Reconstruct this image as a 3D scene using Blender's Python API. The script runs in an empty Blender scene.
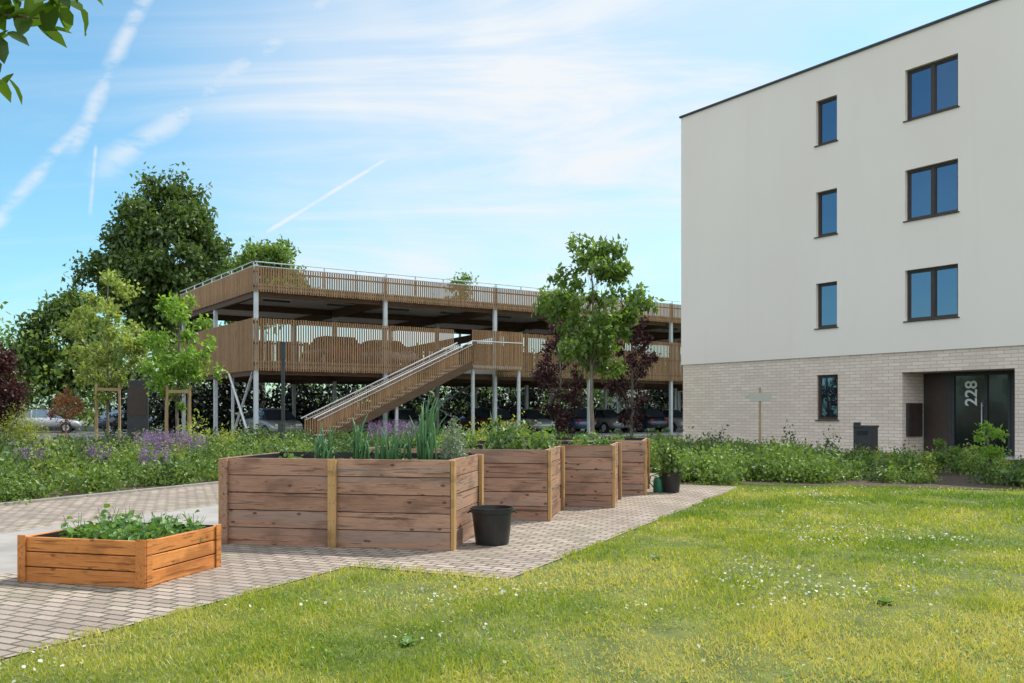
import bpy, math, numpy as np
from mathutils import Vector, Matrix
rng=np.random.default_rng(7)
S=bpy.context.scene
F=905.0; HZ=411.0; CH=1.35
Wd=np.array([0.42,0.9075]); Nd=np.array([0.9075,-0.42])
def P(px,d): return (px-512)/F*d
def Zp(py,d): return CH+(HZ-py)*d/F
def nw(n,w): return Nd*n+Wd*w

# ---------------------------------------------------------------- materials
def newmat(name):
    m=bpy.data.materials.new(name); m.use_nodes=True
    nt=m.node_tree; nt.nodes.clear()
    o=nt.nodes.new('ShaderNodeOutputMaterial'); b=nt.nodes.new('ShaderNodeBsdfPrincipled')
    nt.links.new(b.outputs[0],o.inputs[0])
    return m,nt,b,o
def math_(nt,op,a,b=None,clamp=False):
    n=nt.nodes.new('ShaderNodeMath'); n.operation=op; n.use_clamp=clamp
    for i,v in enumerate((a,b)):
        if v is None: continue
        if isinstance(v,(int,float)): n.inputs[i].default_value=v
        else: nt.links.new(v,n.inputs[i])
    return n.outputs[0]
def mixc(nt,f,a,b,mode='MIX'):
    n=nt.nodes.new('ShaderNodeMix'); n.data_type='RGBA'; n.blend_type=mode; n.clamp_factor=True
    for k,v in ((0,f),(6,a),(7,b)):
        if isinstance(v,(int,float)): n.inputs[k].default_value=v
        elif isinstance(v,tuple): n.inputs[k].default_value=(v[0],v[1],v[2],1)
        else: nt.links.new(v,n.inputs[k])
    return n.outputs[2]
def maprange(nt,v,a,b,c=0.,d=1.):
    n=nt.nodes.new('ShaderNodeMapRange'); n.interpolation_type='SMOOTHSTEP'
    nt.links.new(v,n.inputs[0])
    for i,x in enumerate((a,b,c,d)): n.inputs[i+1].default_value=x
    return n.outputs[0]
def coords(nt,scale=(1,1,1),rot=(0,0,0),kind='Object'):
    t=nt.nodes.new('ShaderNodeTexCoord'); m=nt.nodes.new('ShaderNodeMapping')
    nt.links.new(t.outputs[kind],m.inputs[0]); m.inputs['Scale'].default_value=scale; m.inputs['Rotation'].default_value=rot
    return m.outputs[0]
def noise(nt,vec,scale=5,detail=5,rough=.55,dist=0.):
    n=nt.nodes.new('ShaderNodeTexNoise'); n.inputs['Scale'].default_value=scale
    n.inputs['Detail'].default_value=detail; n.inputs['Roughness'].default_value=rough; n.inputs['Distortion'].default_value=dist
    if vec is not None: nt.links.new(vec,n.inputs['Vector'])
    return n.outputs[0]
def attr(nt):
    a=nt.nodes.new('ShaderNodeAttribute'); a.attribute_name='rnd'; return a.outputs['Fac']
def bump(nt,b,h,strength=.3,dist=.01):
    n=nt.nodes.new('ShaderNodeBump'); n.inputs['Strength'].default_value=strength; n.inputs['Distance'].default_value=dist
    nt.links.new(h,n.inputs['Height']); nt.links.new(n.outputs[0],b.inputs['Normal'])
def pm(name,c1,c2,scale=(1,1,1),ns=5,rough=.75,bs=.2,bd=.01,useattr=.5,metal=0.,spec=.4,dist=0.):
    m,nt,b,o=newmat(name)
    f=noise(nt,coords(nt,scale),ns,4,.6,dist)
    f2=maprange(nt,f,.3,.7)
    fac=math_(nt,'ADD',math_(nt,'MULTIPLY',f2,1-useattr),math_(nt,'MULTIPLY',attr(nt),useattr))
    nt.links.new(mixc(nt,fac,c1,c2),b.inputs['Base Color'])
    b.inputs['Roughness'].default_value=rough; b.inputs['Metallic'].default_value=metal
    b.inputs['Specular IOR Level'].default_value=spec
    if bs: bump(nt,b,f,bs,bd)
    return m
def leafmat(name,c1,c2,c3=None,trans=.35,rough=.5,patch=0.,G=1.5):
    G=G*.88
    c1=tuple(min(x*G,.8) for x in c1); c2=tuple(min(x*G,.8) for x in c2)
    m=bpy.data.materials.new(name); m.use_nodes=True; nt=m.node_tree; nt.nodes.clear()
    o=nt.nodes.new('ShaderNodeOutputMaterial')
    a=attr(nt)
    col=mixc(nt,a,c1,c2)
    if c3: col=mixc(nt,maprange(nt,a,.82,1.,0,1),col,c3)
    df=nt.nodes.new('ShaderNodeBsdfDiffuse'); nt.links.new(col,df.inputs[0])
    gl=nt.nodes.new('ShaderNodeBsdfGlossy'); gl.inputs['Roughness'].default_value=.45; gl.inputs[0].default_value=(.9,.95,1,1)
    mg=nt.nodes.new('ShaderNodeMixShader'); mg.inputs[0].default_value=.05; nt.links.new(df.outputs[0],mg.inputs[1]); nt.links.new(gl.outputs[0],mg.inputs[2])
    t=nt.nodes.new('ShaderNodeBsdfTranslucent')
    br=mixc(nt,1.,col,(1.3,1.3,.7),'MULTIPLY'); nt.links.new(br,t.inputs[0])
    ms=nt.nodes.new('ShaderNodeMixShader'); ms.inputs[0].default_value=trans
    nt.links.new(mg.outputs[0],ms.inputs[1]); nt.links.new(t.outputs[0],ms.inputs[2]); nt.links.new(ms.outputs[0],o.inputs[0])
    return m

def wood(name,axis,c1,c2,dark,knots=True,weather=0.):
    m,nt,b,o=newmat(name)
    sc=[16,16,16]; sc[axis]=.8
    v=coords(nt,tuple(sc))
    add=nt.nodes.new('ShaderNodeVectorMath'); add.operation='ADD'
    cx=nt.nodes.new('ShaderNodeCombineXYZ'); ra=attr(nt)
    k=math_(nt,'MULTIPLY',ra,37.)
    for i in range(3): nt.links.new(k,cx.inputs[i])
    nt.links.new(v,add.inputs[0]); nt.links.new(cx.outputs[0],add.inputs[1])
    g=noise(nt,add.outputs[0],2.2,6,.70,.7)
    fac=math_(nt,'ADD',math_(nt,'MULTIPLY',maprange(nt,g,.38,.62),.5),math_(nt,'MULTIPLY',ra,.5))
    col=mixc(nt,fac,c1,c2)
    col=mixc(nt,maprange(nt,g,.52,.62,0,.85),col,dark)
    if knots:
        big=noise(nt,coords(nt,(1.2,1.2,3.)),1.7,4)
        col=mixc(nt,maprange(nt,big,.46,.66,0,.6),col,tuple(x*.5 for x in c1))
        if weather: 
            wn=noise(nt,add.outputs[0],.6,4,.6); col=mixc(nt,maprange(nt,wn,.48,.66,0,weather),col,(.27,.23,.205))
        kv=[1.6,1.6,1.6]; kv[axis]=3.0; kv[2]=6. if axis!=2 else 3.
        vo=nt.nodes.new('ShaderNodeTexVoronoi'); vo.inputs['Scale'].default_value=1.6
        a2=nt.nodes.new('ShaderNodeVectorMath'); a2.operation='ADD'
        nt.links.new(coords(nt,tuple(kv)),a2.inputs[0]); nt.links.new(cx.outputs[0],a2.inputs[1]); nt.links.new(a2.outputs[0],vo.inputs['Vector'])
        kf=maprange(nt,vo.outputs['Distance'],.06,.17,.9,0.)
        col=mixc(nt,kf,col,dark)
    nt.links.new(col,b.inputs['Base Color']); b.inputs['Roughness'].default_value=.72; b.inputs['Specular IOR Level'].default_value=.3
    bump(nt,b,g,.6,.010)
    return m
wx=wood('wood_planks_x',0,(.27,.145,.095),(.52,.32,.22),(.075,.04,.028),weather=.5)
wy=wood('wood_planks_y',1,(.27,.15,.095),(.50,.30,.20),(.08,.042,.03),weather=.3)
wz=wood('wood_batten',2,(.38,.22,.085),(.54,.34,.15),(.18,.09,.04))
ox=wood('orange_wood_x',0,(.48,.16,.04),(.74,.31,.085),(.20,.07,.02))
oy=wood('orange_wood_y',1,(.48,.16,.04),(.74,.31,.085),(.20,.07,.02))
slat=wood('larch_slats',2,(.27,.15,.075),(.50,.31,.165),(.13,.07,.04),False)
galv=pm('galvanised_steel',(.50,.52,.54),(.68,.70,.72),ns=3,rough=.5,bs=.05,metal=.1)
darkst=pm('dark_steel',(.03,.032,.036),(.055,.057,.06),ns=6,rough=.45,bs=.05)
concrete=pm('concrete',(.38,.37,.35),(.52,.51,.49),ns=1.5,rough=.85,bs=.15)
ceil=pm('deck_underside',(.60,.53,.45),(.75,.67,.58),ns=1.2,rough=.7,bs=.05)
beamm=pm('timber_beam',(.09,.05,.03),(.15,.09,.055),scale=(1,6,6),ns=2)
soil=pm('soil',(.035,.024,.016),(.09,.062,.042),ns=14,rough=.95,bs=.9,bd=.03,useattr=0)
asph=pm('asphalt',(.05,.05,.052),(.11,.11,.11),ns=25,rough=.9,bs=.3,useattr=0)
smoothp=pm('smooth_path',(.24,.225,.21),(.34,.32,.30),ns=1.3,rough=.9,bs=.25,bd=.004,useattr=0)
black=pm('black_plastic',(.012,.012,.013),(.03,.03,.032),ns=8,rough=.38,bs=.1)
greenp=pm('green_plastic',(.01,.10,.05),(.02,.16,.08),ns=8,rough=.35,bs=.05)
bark=pm('bark',(.09,.07,.05),(.26,.22,.17),scale=(9,9,1.5),ns=3,bs=.8,bd=.02,useattr=.1)
stakem=pm('stake_wood',(.30,.20,.10),(.46,.33,.19),scale=(9,9,1.),ns=3)
white=pm('white_paint',(.74,.74,.72),(.82,.82,.8),ns=3,rough=.5,bs=0)
paving_edge=pm('kerb_concrete',(.24,.22,.20),(.36,.34,.31),ns=6,rough=.9,bs=.3,useattr=.4)
signw=pm('sign_board',(.45,.45,.38),(.6,.6,.52),scale=(2,2,14),ns=3)

def pavers():
    m,nt,b,o=newmat('brick_pavers')
    v=coords(nt)
    br=nt.nodes.new('ShaderNodeTexBrick'); nt.links.new(v,br.inputs['Vector'])
    br.inputs['Scale'].default_value=1.; br.inputs['Brick Width'].default_value=.20; br.inputs['Row Height'].default_value=.10
    br.inputs['Mortar Size'].default_value=.011; br.inputs['Mortar Smooth'].default_value=.25
    br.inputs['Color1'].default_value=(.26,.205,.17,1); br.inputs['Color2'].default_value=(.46,.38,.32,1); br.inputs['Mortar'].default_value=(.05,.042,.03,1)
    nz=noise(nt,v,1.1,5); fine=noise(nt,v,60,2)
    col=mixc(nt,maprange(nt,nz,.35,.7,0,.6),br.outputs['Color'],(.20,.165,.135))
    col=mixc(nt,maprange(nt,fine,.3,.8,0,.35),col,(.14,.12,.10))
    ms=math_(nt,'MULTIPLY',br.outputs['Fac'],maprange(nt,noise(nt,v,.7,3),.48,.62,0,.7))
    col=mixc(nt,ms,col,(.07,.10,.02))
    nt.links.new(col,b.inputs['Base Color']); b.inputs['Roughness'].default_value=.88
    h=math_(nt,'SUBTRACT',math_(nt,'MULTIPLY',fine,.25),br.outputs['Fac'])
    bump(nt,b,h,.9,.01)
    return m
paverm=pavers()
def brickmat():
    m,nt,b,o=newmat('pale_clinker_brick')
    t=nt.nodes.new('ShaderNodeTexCoord'); s=nt.nodes.new('ShaderNodeSeparateXYZ'); nt.links.new(t.outputs['Object'],s.inputs[0])
    c=nt.nodes.new('ShaderNodeCombineXYZ'); nt.links.new(math_(nt,'ADD',s.outputs[0],s.outputs[1]),c.inputs[0]); nt.links.new(s.outputs[2],c.inputs[1])
    br=nt.nodes.new('ShaderNodeTexBrick'); nt.links.new(c.outputs[0],br.inputs['Vector'])
    br.inputs['Scale'].default_value=1.; br.inputs['Brick Width'].default_value=.40; br.inputs['Row Height'].default_value=.106
    br.inputs['Mortar Size'].default_value=.009; br.inputs['Mortar Smooth'].default_value=.2
    br.inputs['Color1'].default_value=(.76,.62,.52,1); br.inputs['Color2'].default_value=(.88,.75,.65,1); br.inputs['Mortar'].default_value=(.50,.41,.34,1)
    nz=noise(nt,t.outputs['Object'],.7,4)
    col=mixc(nt,maprange(nt,nz,.35,.7,0,.3),br.outputs['Color'],(.64,.51,.42))
    nt.links.new(col,b.inputs['Base Color']); b.inputs['Roughness'].default_value=.85
    bump(nt,b,math_(nt,'SUBTRACT',1.,br.outputs['Fac']),.5,.008)
    return m
brickm=brickmat()
def rendermat():
    m,nt,b,o=newmat('cream_render')
    v=coords(nt); n1=noise(nt,coords(nt,(.25,.25,.12)),1.,4); n2=noise(nt,v,45,2)
    st=noise(nt,coords(nt,(2.5,2.5,.15)),1.,4)
    col=mixc(nt,maprange(nt,n1,.3,.7),(.88,.785,.715),(.92,.835,.765))
    col=mixc(nt,maprange(nt,st,.55,.8,0,.12),col,(.70,.61,.55))
    nt.links.new(col,b.inputs['Base Color']); b.inputs['Roughness'].default_value=.92
    bump(nt,b,n2,.25,.006); return m
renderm=rendermat()
def glassmat(name,tint,add):
    m,nt,b,o=newmat(name)
    g=nt.nodes.new('ShaderNodeBsdfGlossy'); g.inputs['Roughness'].default_value=.02; g.inputs['Color'].default_value=(*tint,1)
    v=coords(nt); n=noise(nt,v,.9,2); bp=nt.nodes.new('ShaderNodeBump'); bp.inputs['Strength'].default_value=.12; bp.inputs['Distance'].default_value=.05
    nt.links.new(n,bp.inputs['Height']); nt.links.new(bp.outputs[0],g.inputs['Normal'])
    b.inputs['Base Color'].default_value=(.012,.014,.017,1); b.inputs['Roughness'].default_value=.1
    fr=nt.nodes.new('ShaderNodeFresnel'); fr.inputs[0].default_value=1.6
    ms=nt.nodes.new('ShaderNodeMixShader'); nt.links.new(math_(nt,'ADD',fr.outputs[0],add,True),ms.inputs[0])
    nt.links.new(b.outputs[0],ms.inputs[1]); nt.links.new(g.outputs[0],ms.inputs[2]); nt.links.new(ms.outputs[0],o.inputs[0])
    return m
glass=glassmat('window_glass',(.36,.58,.85),.22)
doorglass=glassmat('door_glass',(.35,.38,.42),-.02)
framem=pm('window_frame',(.045,.03,.024),(.065,.045,.038),ns=6,rough=.4,bs=0)

# ---------------------------------------------------------------- mesh helpers
def link(o,parent=None):
    S.collection.objects.link(o)
    if parent is not None: o.parent=parent
    return o
def empty(name,loc=(0,0,0),rz=0.):
    e=bpy.data.objects.new(name,None); e.empty_display_size=.3; e.location=loc; e.rotation_euler=(0,0,rz); link(e); return e
def rawmesh(name,V,T,mat,rnd=None,parent=None,nv=3):
    me=bpy.data.meshes.new(name); V=np.ascontiguousarray(V,dtype=np.float32); T=np.ascontiguousarray(T,dtype=np.int32)
    me.vertices.add(len(V)); me.vertices.foreach_set('co',V.ravel())
    me.loops.add(T.size); me.loops.foreach_set('vertex_index',T.ravel())
    me.polygons.add(len(T)); me.polygons.foreach_set('loop_start',np.arange(0,T.size,nv,dtype=np.int32))
    me.update(calc_edges=True)
    if rnd is not None:
        a=me.attributes.new('rnd','FLOAT','POINT'); a.data.foreach_set('value',np.ascontiguousarray(rnd,dtype=np.float32))
    me.materials.append(mat)
    o=bpy.data.objects.new(name,me); link(o,parent); return o
def rotm(yaw,pitch,roll):
    n=len(yaw); cy,sy=np.cos(yaw),np.sin(yaw); cp,sp=np.cos(pitch),np.sin(pitch); cr,sr=np.cos(roll),np.sin(roll)
    Z=np.zeros((n,3,3)); Z[:,0,0]=cy; Z[:,0,1]=-sy; Z[:,1,0]=sy; Z[:,1,1]=cy; Z[:,2,2]=1
    X=np.zeros((n,3,3)); X[:,0,0]=1; X[:,1,1]=cp; X[:,1,2]=-sp; X[:,2,1]=sp; X[:,2,2]=cp
    Y=np.zeros((n,3,3)); Y[:,1,1]=1; Y[:,0,0]=cr; Y[:,0,2]=sr; Y[:,2,0]=-sr; Y[:,2,2]=cr
    return Z@X@Y
def scatter(name,tv,tf,pos,R,sc,rnd,mat,parent=None):
    tv=np.array(tv,float); tf=np.array(tf,int); n=len(pos); k=len(tv)
    sc=np.asarray(sc,float)
    if sc.ndim==1: sc=np.repeat(sc[:,None],3,1)
    L=tv[None]*sc[:,None,:]
    V=np.einsum('nij,nkj->nki',R,L)+pos[:,None,:]
    T=(tf[None]+(np.arange(n)*k)[:,None,None]).reshape(-1,3)
    return rawmesh(name,V.reshape(-1,3),T,mat,np.repeat(rnd,k),parent)
LEAF_V=[(0,0,0),(.30,.42,.08),(0,1,-.06),(-.30,.42,.08)]; LEAF_F=[(0,1,2),(0,2,3)]
HLEAF_V=[(0,0,0),(.2,.15,.05),(.31,.4,.08),(.22,.72,.03),(0,1,-.12),(-.22,.72,.03),(-.31,.4,.08),(-.2,.15,.05),(0,.45,-.01)]
HLEAF_F=[(0,1,8),(1,2,8),(2,3,8),(3,4,8),(4,5,8),(5,6,8),(6,7,8),(7,0,8)]
BL_V=[(-.5,0,0),(.5,0,0),(.38,.12,.55),(-.38,.12,.55),(0,.45,1)]; BL_F=[(0,1,2),(0,2,3),(3,2,4)]
def leafrot(n,droop=.9):
    return rotm(rng.uniform(0,6.283,n),rng.normal(-.2,droop,n),rng.normal(0,.7,n))

class MB:
    def __init__(s): s.v=[];s.f=[];s.m=[];s.r=[];s.mats=[]
    def mi(s,m):
        if m not in s.mats: s.mats.append(m)
        return s.mats.index(m)
    def quad(s,pts,mat,r=None):
        b=len(s.v); s.v+= [tuple(p) for p in pts]; s.f.append(tuple(range(b,b+len(pts)))); s.m.append(s.mi(mat)); s.r.append(rng.random() if r is None else r)
    def box(s,x0,x1,y0,y1,z0,z1,mat,r=None,M=None):
        r=rng.random() if r is None else r
        b=len(s.v); vs=[(x,y,z) for z in (z0,z1) for y in (y0,y1) for x in (x0,x1)]
        if M is not None: vs=[tuple(M@Vector(p)) for p in vs]
        s.v+=vs
        for q in ((0,2,3,1),(4,5,7,6),(0,1,5,4),(2,6,7,3),(0,4,6,2),(1,3,7,5)):
            s.f.append(tuple(b+i for i in q)); s.m.append(s.mi(mat)); s.r.append(r)
    def tube(s,pts,rad,mat,n=8,r=None,cap=True):
        r=rng.random() if r is None else r
        pts=[Vector(p) for p in pts]; b=len(s.v)
        for i,p in enumerate(pts):
            t=(pts[min(i+1,len(pts)-1)]-pts[max(i-1,0)]).normalized()
            a=Vector((1,0,0)) if abs(t.x)<.8 else Vector((0,1,0))
            u=t.cross(a).normalized(); w=t.cross(u)
            for k in range(n):
                an=2*math.pi*k/n; s.v.append(tuple(p+(u*math.cos(an)+w*math.sin(an))*rad[i]))
        for i in range(len(pts)-1):
            for k in range(n):
                k2=(k+1)%n
                s.f.append((b+i*n+k,b+i*n+k2,b+(i+1)*n+k2,b+(i+1)*n+k)); s.m.append(s.mi(mat)); s.r.append(r)
        if cap:
            for i in (0,len(pts)-1):
                q=[b+i*n+k for k in range(n)]
                s.f.append(tuple(q if i else q[::-1])); s.m.append(s.mi(mat)); s.r.append(r)
    def obj(s,name,parent=None,loc=(0,0,0),rz=0.,bevel=0.,smooth=False):
        me=bpy.data.meshes.new(name); me.from_pydata(s.v,[],s.f)
        for m in s.mats: me.materials.append(m)
        me.polygons.foreach_set('material_index',s.m)
        a=me.attributes.new('rnd','FLOAT','FACE'); a.data.foreach_set('value',s.r)
        if smooth: me.polygons.foreach_set('use_smooth',[True]*len(s.f))
        me.update()
        o=bpy.data.objects.new(name,me); link(o,parent); o.location=loc; o.rotation_euler=(0,0,rz)
        if bevel:
            md=o.modifiers.new('bevel','BEVEL'); md.width=bevel; md.segments=2; md.limit_method='ANGLE'
        return o
def sheet(name,poly,z,mat,rz=0.,loc=(0,0)):
    b=MB(); b.quad([(x,y,z) for x,y in poly],mat,.5); return b.obj(name,None,(loc[0],loc[1],0),rz)

# ---------------------------------------------------------------- ground
gm=pm('ground_grass_soil',(.06,.08,.022),(.11,.13,.04),ns=.5,rough=.95,useattr=0)
lawnm=pm('lawn_turf',(.06,.085,.016),(.14,.16,.035),ns=3,rough=.95,bs=.8,bd=.03,useattr=0)
sheet('ground',[(-1500,-1500),(1500,-1500),(1500,1500),(-1500,1500)],0,gm)
sheet('lawn',[(-12,-25),(30,-25),(30,19),(-4,19)],.004,lawnm)
RW=math.atan2(-0.42,0.9075)   # local x = N , local y = W
def wsheet(name,n0,n1,w0,w1,z,mat): return sheet(name,[(n0,w0),(n1,w0),(n1,w1),(n0,w1)],z,mat,RW)
wsheet('paved_path',-6.9,-4.55,-12,19,.012,paverm)
wsheet('paved_planter_apron',-4.55,-3.05,6.5,16.25,.012,paverm)
wsheet('smooth_footpath',-9.2,-6.9,-12,19,.012,smoothp)
wsheet('paved_path.001',-11.9,-9.2,-12,19,.012,paverm)
b=MB()
def kerbline(n0,n1,w0,w1,z=.022):
    L=max(n1-n0,w1-w0); k=max(1,int(L/1.0))
    for i in range(k):
        if w1-w0>n1-n0: a=w0+(w1-w0)*i/k; c=w0+(w1-w0)*(i+1)/k-.006; b.box(n0,n1,a,c,-.05,z,paving_edge)
        else: a=n0+(n1-n0)*i/k; c=n0+(n1-n0)*(i+1)/k-.006; b.box(a,c,w0,w1,-.05,z,paving_edge)
kerbline(-11.97,-11.9,-12,19,.05); kerbline(-6.93,-6.87,-12,19,.018); kerbline(-9.23,-9.17,-12,19,.018)
b.obj('path_edging',None,(0,0,0),RW,.006)
# beds
wsheet('planting_bed_soil',-34,-11.97,2,31,.010,soil)
wsheet('planting_bed_soil.001',-11.97,-4.6,19,31,.010,soil)
sheet('planting_bed_soil.002',[(2.6,16.7),(6,16.1),(8.3,15.3),(14,14.2),(20,14.6),(10.1,29.8),(8.0,28.3)],.014,soil)
GR=math.atan2(.565,.825); GA=(-10.75,38.)
sheet('parking_asphalt',[(-60,-2.5),(-60,60),(60,60),(60,-3.5)],.006,asph,GR,GA)
b=MB()
for i in range(60):
    b.box(-60+i*2,-58.01+i*2,-2.8,-2.65,-.05,.11,paving_edge)
b.obj('road_kerb',None,(GA[0],GA[1],0),GR,.01)

# ---------------------------------------------------------------- lawn grass
def inlawn(x,y):
    n=x*Nd[0]+y*Nd[1]; w=x*Wd[0]+y*Wd[1]
    e=.03*np.sin(w*3.1)+.03*np.sin(w*7.7+1)+.02*np.sin(w*17.+2)
    ok=(n>-4.56+e)&~((n<-3.06+e)&(w>6.52+e)&(w<16.3))
    far=np.where(x<6,16.6-(x-2.6)*.15,16.1-(x-6)*.28); far=np.maximum(far,14.3)
    return ok&(y<far)
def fnoise(x,y,seed=0):
    r=np.random.default_rng(seed); v=0
    for i in range(12):
        k=r.uniform(.4,4.5); a=r.uniform(0,6.28); v=v+np.sin(k*(x*np.cos(a)+y*np.sin(a))+r.uniform(0,6.28)+.8*np.sin(x*1.1*k*.3+y*k*.4+i))/(.6+k*.5)
    return v/3
def grass():
    P_=[];Sc=[]
    for (d0,d1,den,wd,hh) in ((3.6,6.5,4800,.006,.038),(6.5,10,2200,.009,.040),(10,17,950,.014,.043)):
        area=(d1-d0)*(1.35*d1+2)
        n=int(area*den); y=rng.uniform(d0,d1,n); x=rng.uniform(-.5,.5,n)*(1.35*d1+2)
        k=inlawn(x,y)&(np.abs(x)<.62*y+1.0); x=x[k];y=y[k]
        f=fnoise(x,y,3)+.4*fnoise(x*4,y*4,8); keep=rng.random(len(x))<np.clip(.82+.45*f,.3,1); x=x[keep];y=y[keep];f=f[keep]
        h=hh*rng.uniform(.5,1.35,len(x))*(1+.6*fnoise(x*2,y*2,5))
        h=np.clip(h,.010,.10)
        P_.append(np.c_[x,y,np.full(len(x),.003)]); Sc.append(np.c_[rng.uniform(.7,1.3,len(x))*wd,h*1.1,h])
    P_=np.concatenate(P_);Sc=np.concatenate(Sc);n=len(P_)
    R=rotm(rng.uniform(0,6.283,n),rng.normal(0,.45,n),rng.normal(0,.4,n))
    rnd=np.clip(.5+.55*fnoise(P_[:,0]*.6,P_[:,1]*.6,11)+.35*fnoise(P_[:,0]*3,P_[:,1]*3,12)+rng.normal(0,.22,n),0,1)
    gmat=leafmat('grass_blades',(.14,.25,.022),(.47,.50,.06),c3=(.52,.47,.14),trans=.42,G=1.)
    scatter('lawn_grass',BL_V,BL_F,P_,R,Sc,rnd,gmat); return n
ng=grass()
n=30000; y=rng.uniform(3.8,16,n); x=rng.uniform(-.62,.62,n)*(y+1.5); k=inlawn(x,y)&(fnoise(x*1.3,y*1.3,21)>.1); x=x[k];y=y[k];n=len(x)
scatter('lawn_clover',LEAF_V,LEAF_F,np.c_[x,y,rng.uniform(.015,.04,n)],rotm(rng.uniform(0,6.28,n),rng.normal(0,.3,n),rng.normal(0,.3,n)),rng.uniform(.018,.032,n),rng.random(n),leafmat('clover_leaf',(.07,.16,.025),(.16,.27,.045)))
fv=[(0,0,0)]+[(math.cos(a)*.5,math.sin(a)*.5,.12 if i%2 else -.05) for i,a in enumerate(np.linspace(0,2*math.pi,9)[:-1])]
ff=[(0,i+1,(i+1)%8+1) for i in range(8)]
n=16000; y=rng.uniform(3.8,16,n); x=rng.uniform(-.62,.62,n)*(y+1.2)
k=inlawn(x,y)&(fnoise(x*1.6,y*1.6,33)+rng.normal(0,.28,n)>.76); x=x[k];y=y[k];n=len(x)
scatter('lawn_clover_flowers',fv,ff,np.c_[x,y,rng.uniform(.035,.06,n)],rotm(rng.uniform(0,6.28,n),rng.normal(0,.6,n),rng.normal(0,.5,n)),rng.uniform(.013,.026,n),rng.random(n),leafmat('white_petals',(.55,.55,.48),(.8,.8,.75),trans=.3,G=1.1))
pos=[];yw=[]
for (x,y) in ((1.3,8.2),(-.6,5.2),(2.6,6.3),(3.4,9.5)):
    for j in range(9): pos.append((x,y,.012)); yw.append(j*6.283/9+rng.normal(0,.2))
k=len(pos); scatter('lawn_weeds',HLEAF_V,HLEAF_F,np.array(pos),rotm(np.array(yw),rng.uniform(.2,.6,k),rng.normal(0,.2,k)),rng.uniform(.05,.10,k),rng.random(k),leafmat('weed_leaf',(.05,.12,.025),(.13,.22,.05)))

# ---------------------------------------------------------------- raised beds
def planter(name,corner,Wd_=2.37,D=1.28,H=.87,rows=5,mx=wx,my=wy,mz=wz,small=False,rz=math.atan2(-.19,.98)):
    e=empty(name,(corner[0],corner[1],.012),rz); b=MB(); t=.035 if not small else .03
    rh=H/rows
    for i in range(rows):
        z0=i*rh+(.004 if i else 0.); z1=(i+1)*rh-.004
        j=lambda: rng.uniform(-.005,.005)
        halves=((-Wd_,-Wd_/2-.001),(-Wd_/2+.001,0)) if not small else ((-Wd_,0),)
        for a,c in halves:
            q=j(); b.box(a,c,q,t+q,z0,z1,mx); q=j(); b.box(a,c,D-t+q,D+q,z0,z1,mx)
        q=j(); b.box(-t+q,0+q-.001,t+.006,D-t-.006,z0,z1,my); q=j(); b.box(-Wd_+q+.001,-Wd_+t+q,t+.006,D-t-.006,z0,z1,my)
    bw=.085
    if not small:
        b.box(-Wd_/2-bw/2,-Wd_/2+bw/2,-.042,-.007,0,H-.01,mz,.9)
        b.box(-Wd_-.002,-Wd_+.07,-.038,-.007,0,H-.01,my,.4)
        b.box(.006,.042,-.002,bw,0,H-.008,mz,.5); b.box(.006,.042,D-bw,D,0,H-.008,mz,.35)
        b.box(-Wd_-.042,-Wd_-.006,.0,bw,0,H-.01,mz,.4); b.box(-Wd_-.042,-Wd_-.006,D-bw,D,0,H-.01,mz,.4)
        for (x,yy) in ((-Wd_/2,D+.007),):
            b.box(x-bw/2,x+bw/2,yy,yy+.036,0,H-.01,mz,.4)
        for i in range(rows):
            for q in (-.02,.02):
                b.tube([(-Wd_/2+q,-.0425,(i+.5)*rh),(-Wd_/2+q,-.0445,(i+.5)*rh)],[.005,.004],darkst,6)
    else:
        for x0,x1,y0,y1 in ((-.075,.016,-.018,-.006),(.007,.018,-.002,.07),(.007,.018,D-.07,D+.002),(-Wd_-.014,-Wd_+.06,-.018,-.006)):
            b.box(x0,x1,y0,y1,0,H+.012,my,.3)
    b.obj('boards',e,bevel=.006)
    b=MB(); b.box(-Wd_+t+.006,-t-.006,t+.006,t+.012,H-.25,H-.015,black); b.box(-Wd_+t+.006,-t-.006,D-t-.012,D-t-.006,H-.25,H+.004,black)
    b.box(-Wd_+t+.006,-Wd_+t+.012,t+.014,D-t-.014,H-.25,H-.01,black); b.box(-t-.012,-t-.006,t+.014,D-t-.014,H-.25,H-.005,black)
    b.obj('liner',e)
    nx,ny=30,16; X,Y=np.meshgrid(np.linspace(-Wd_+t+.010,-t-.010,nx),np.linspace(t+.010,D-t-.010,ny)); Zs=H-.09+.018*rng.normal(size=X.shape)
    V=np.c_[X.ravel(),Y.ravel(),Zs.ravel()]; q=[]
    for j_ in range(ny-1):
        for i_ in range(nx-1): a=j_*nx+i_; q.append((a,a+1,a+nx+1,a+nx))
    rawmesh('soil',V,np.array(q),soil,np.full(len(V),.5),e,4)
    return e
pl1=planter('raised_garden_bed',(-.594,8.67))
pl2=planter('raised_garden_bed',(.43,11.0))
pl3=planter('raised_garden_bed',(1.38,12.5))
pl4=planter('raised_garden_bed',(2.10,14.4))
plo=planter('small_garden_bed',(-2.77,6.83),1.13,1.0,.355,3,ox,oy,oy,True,math.atan2(-.25,.97))

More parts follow.
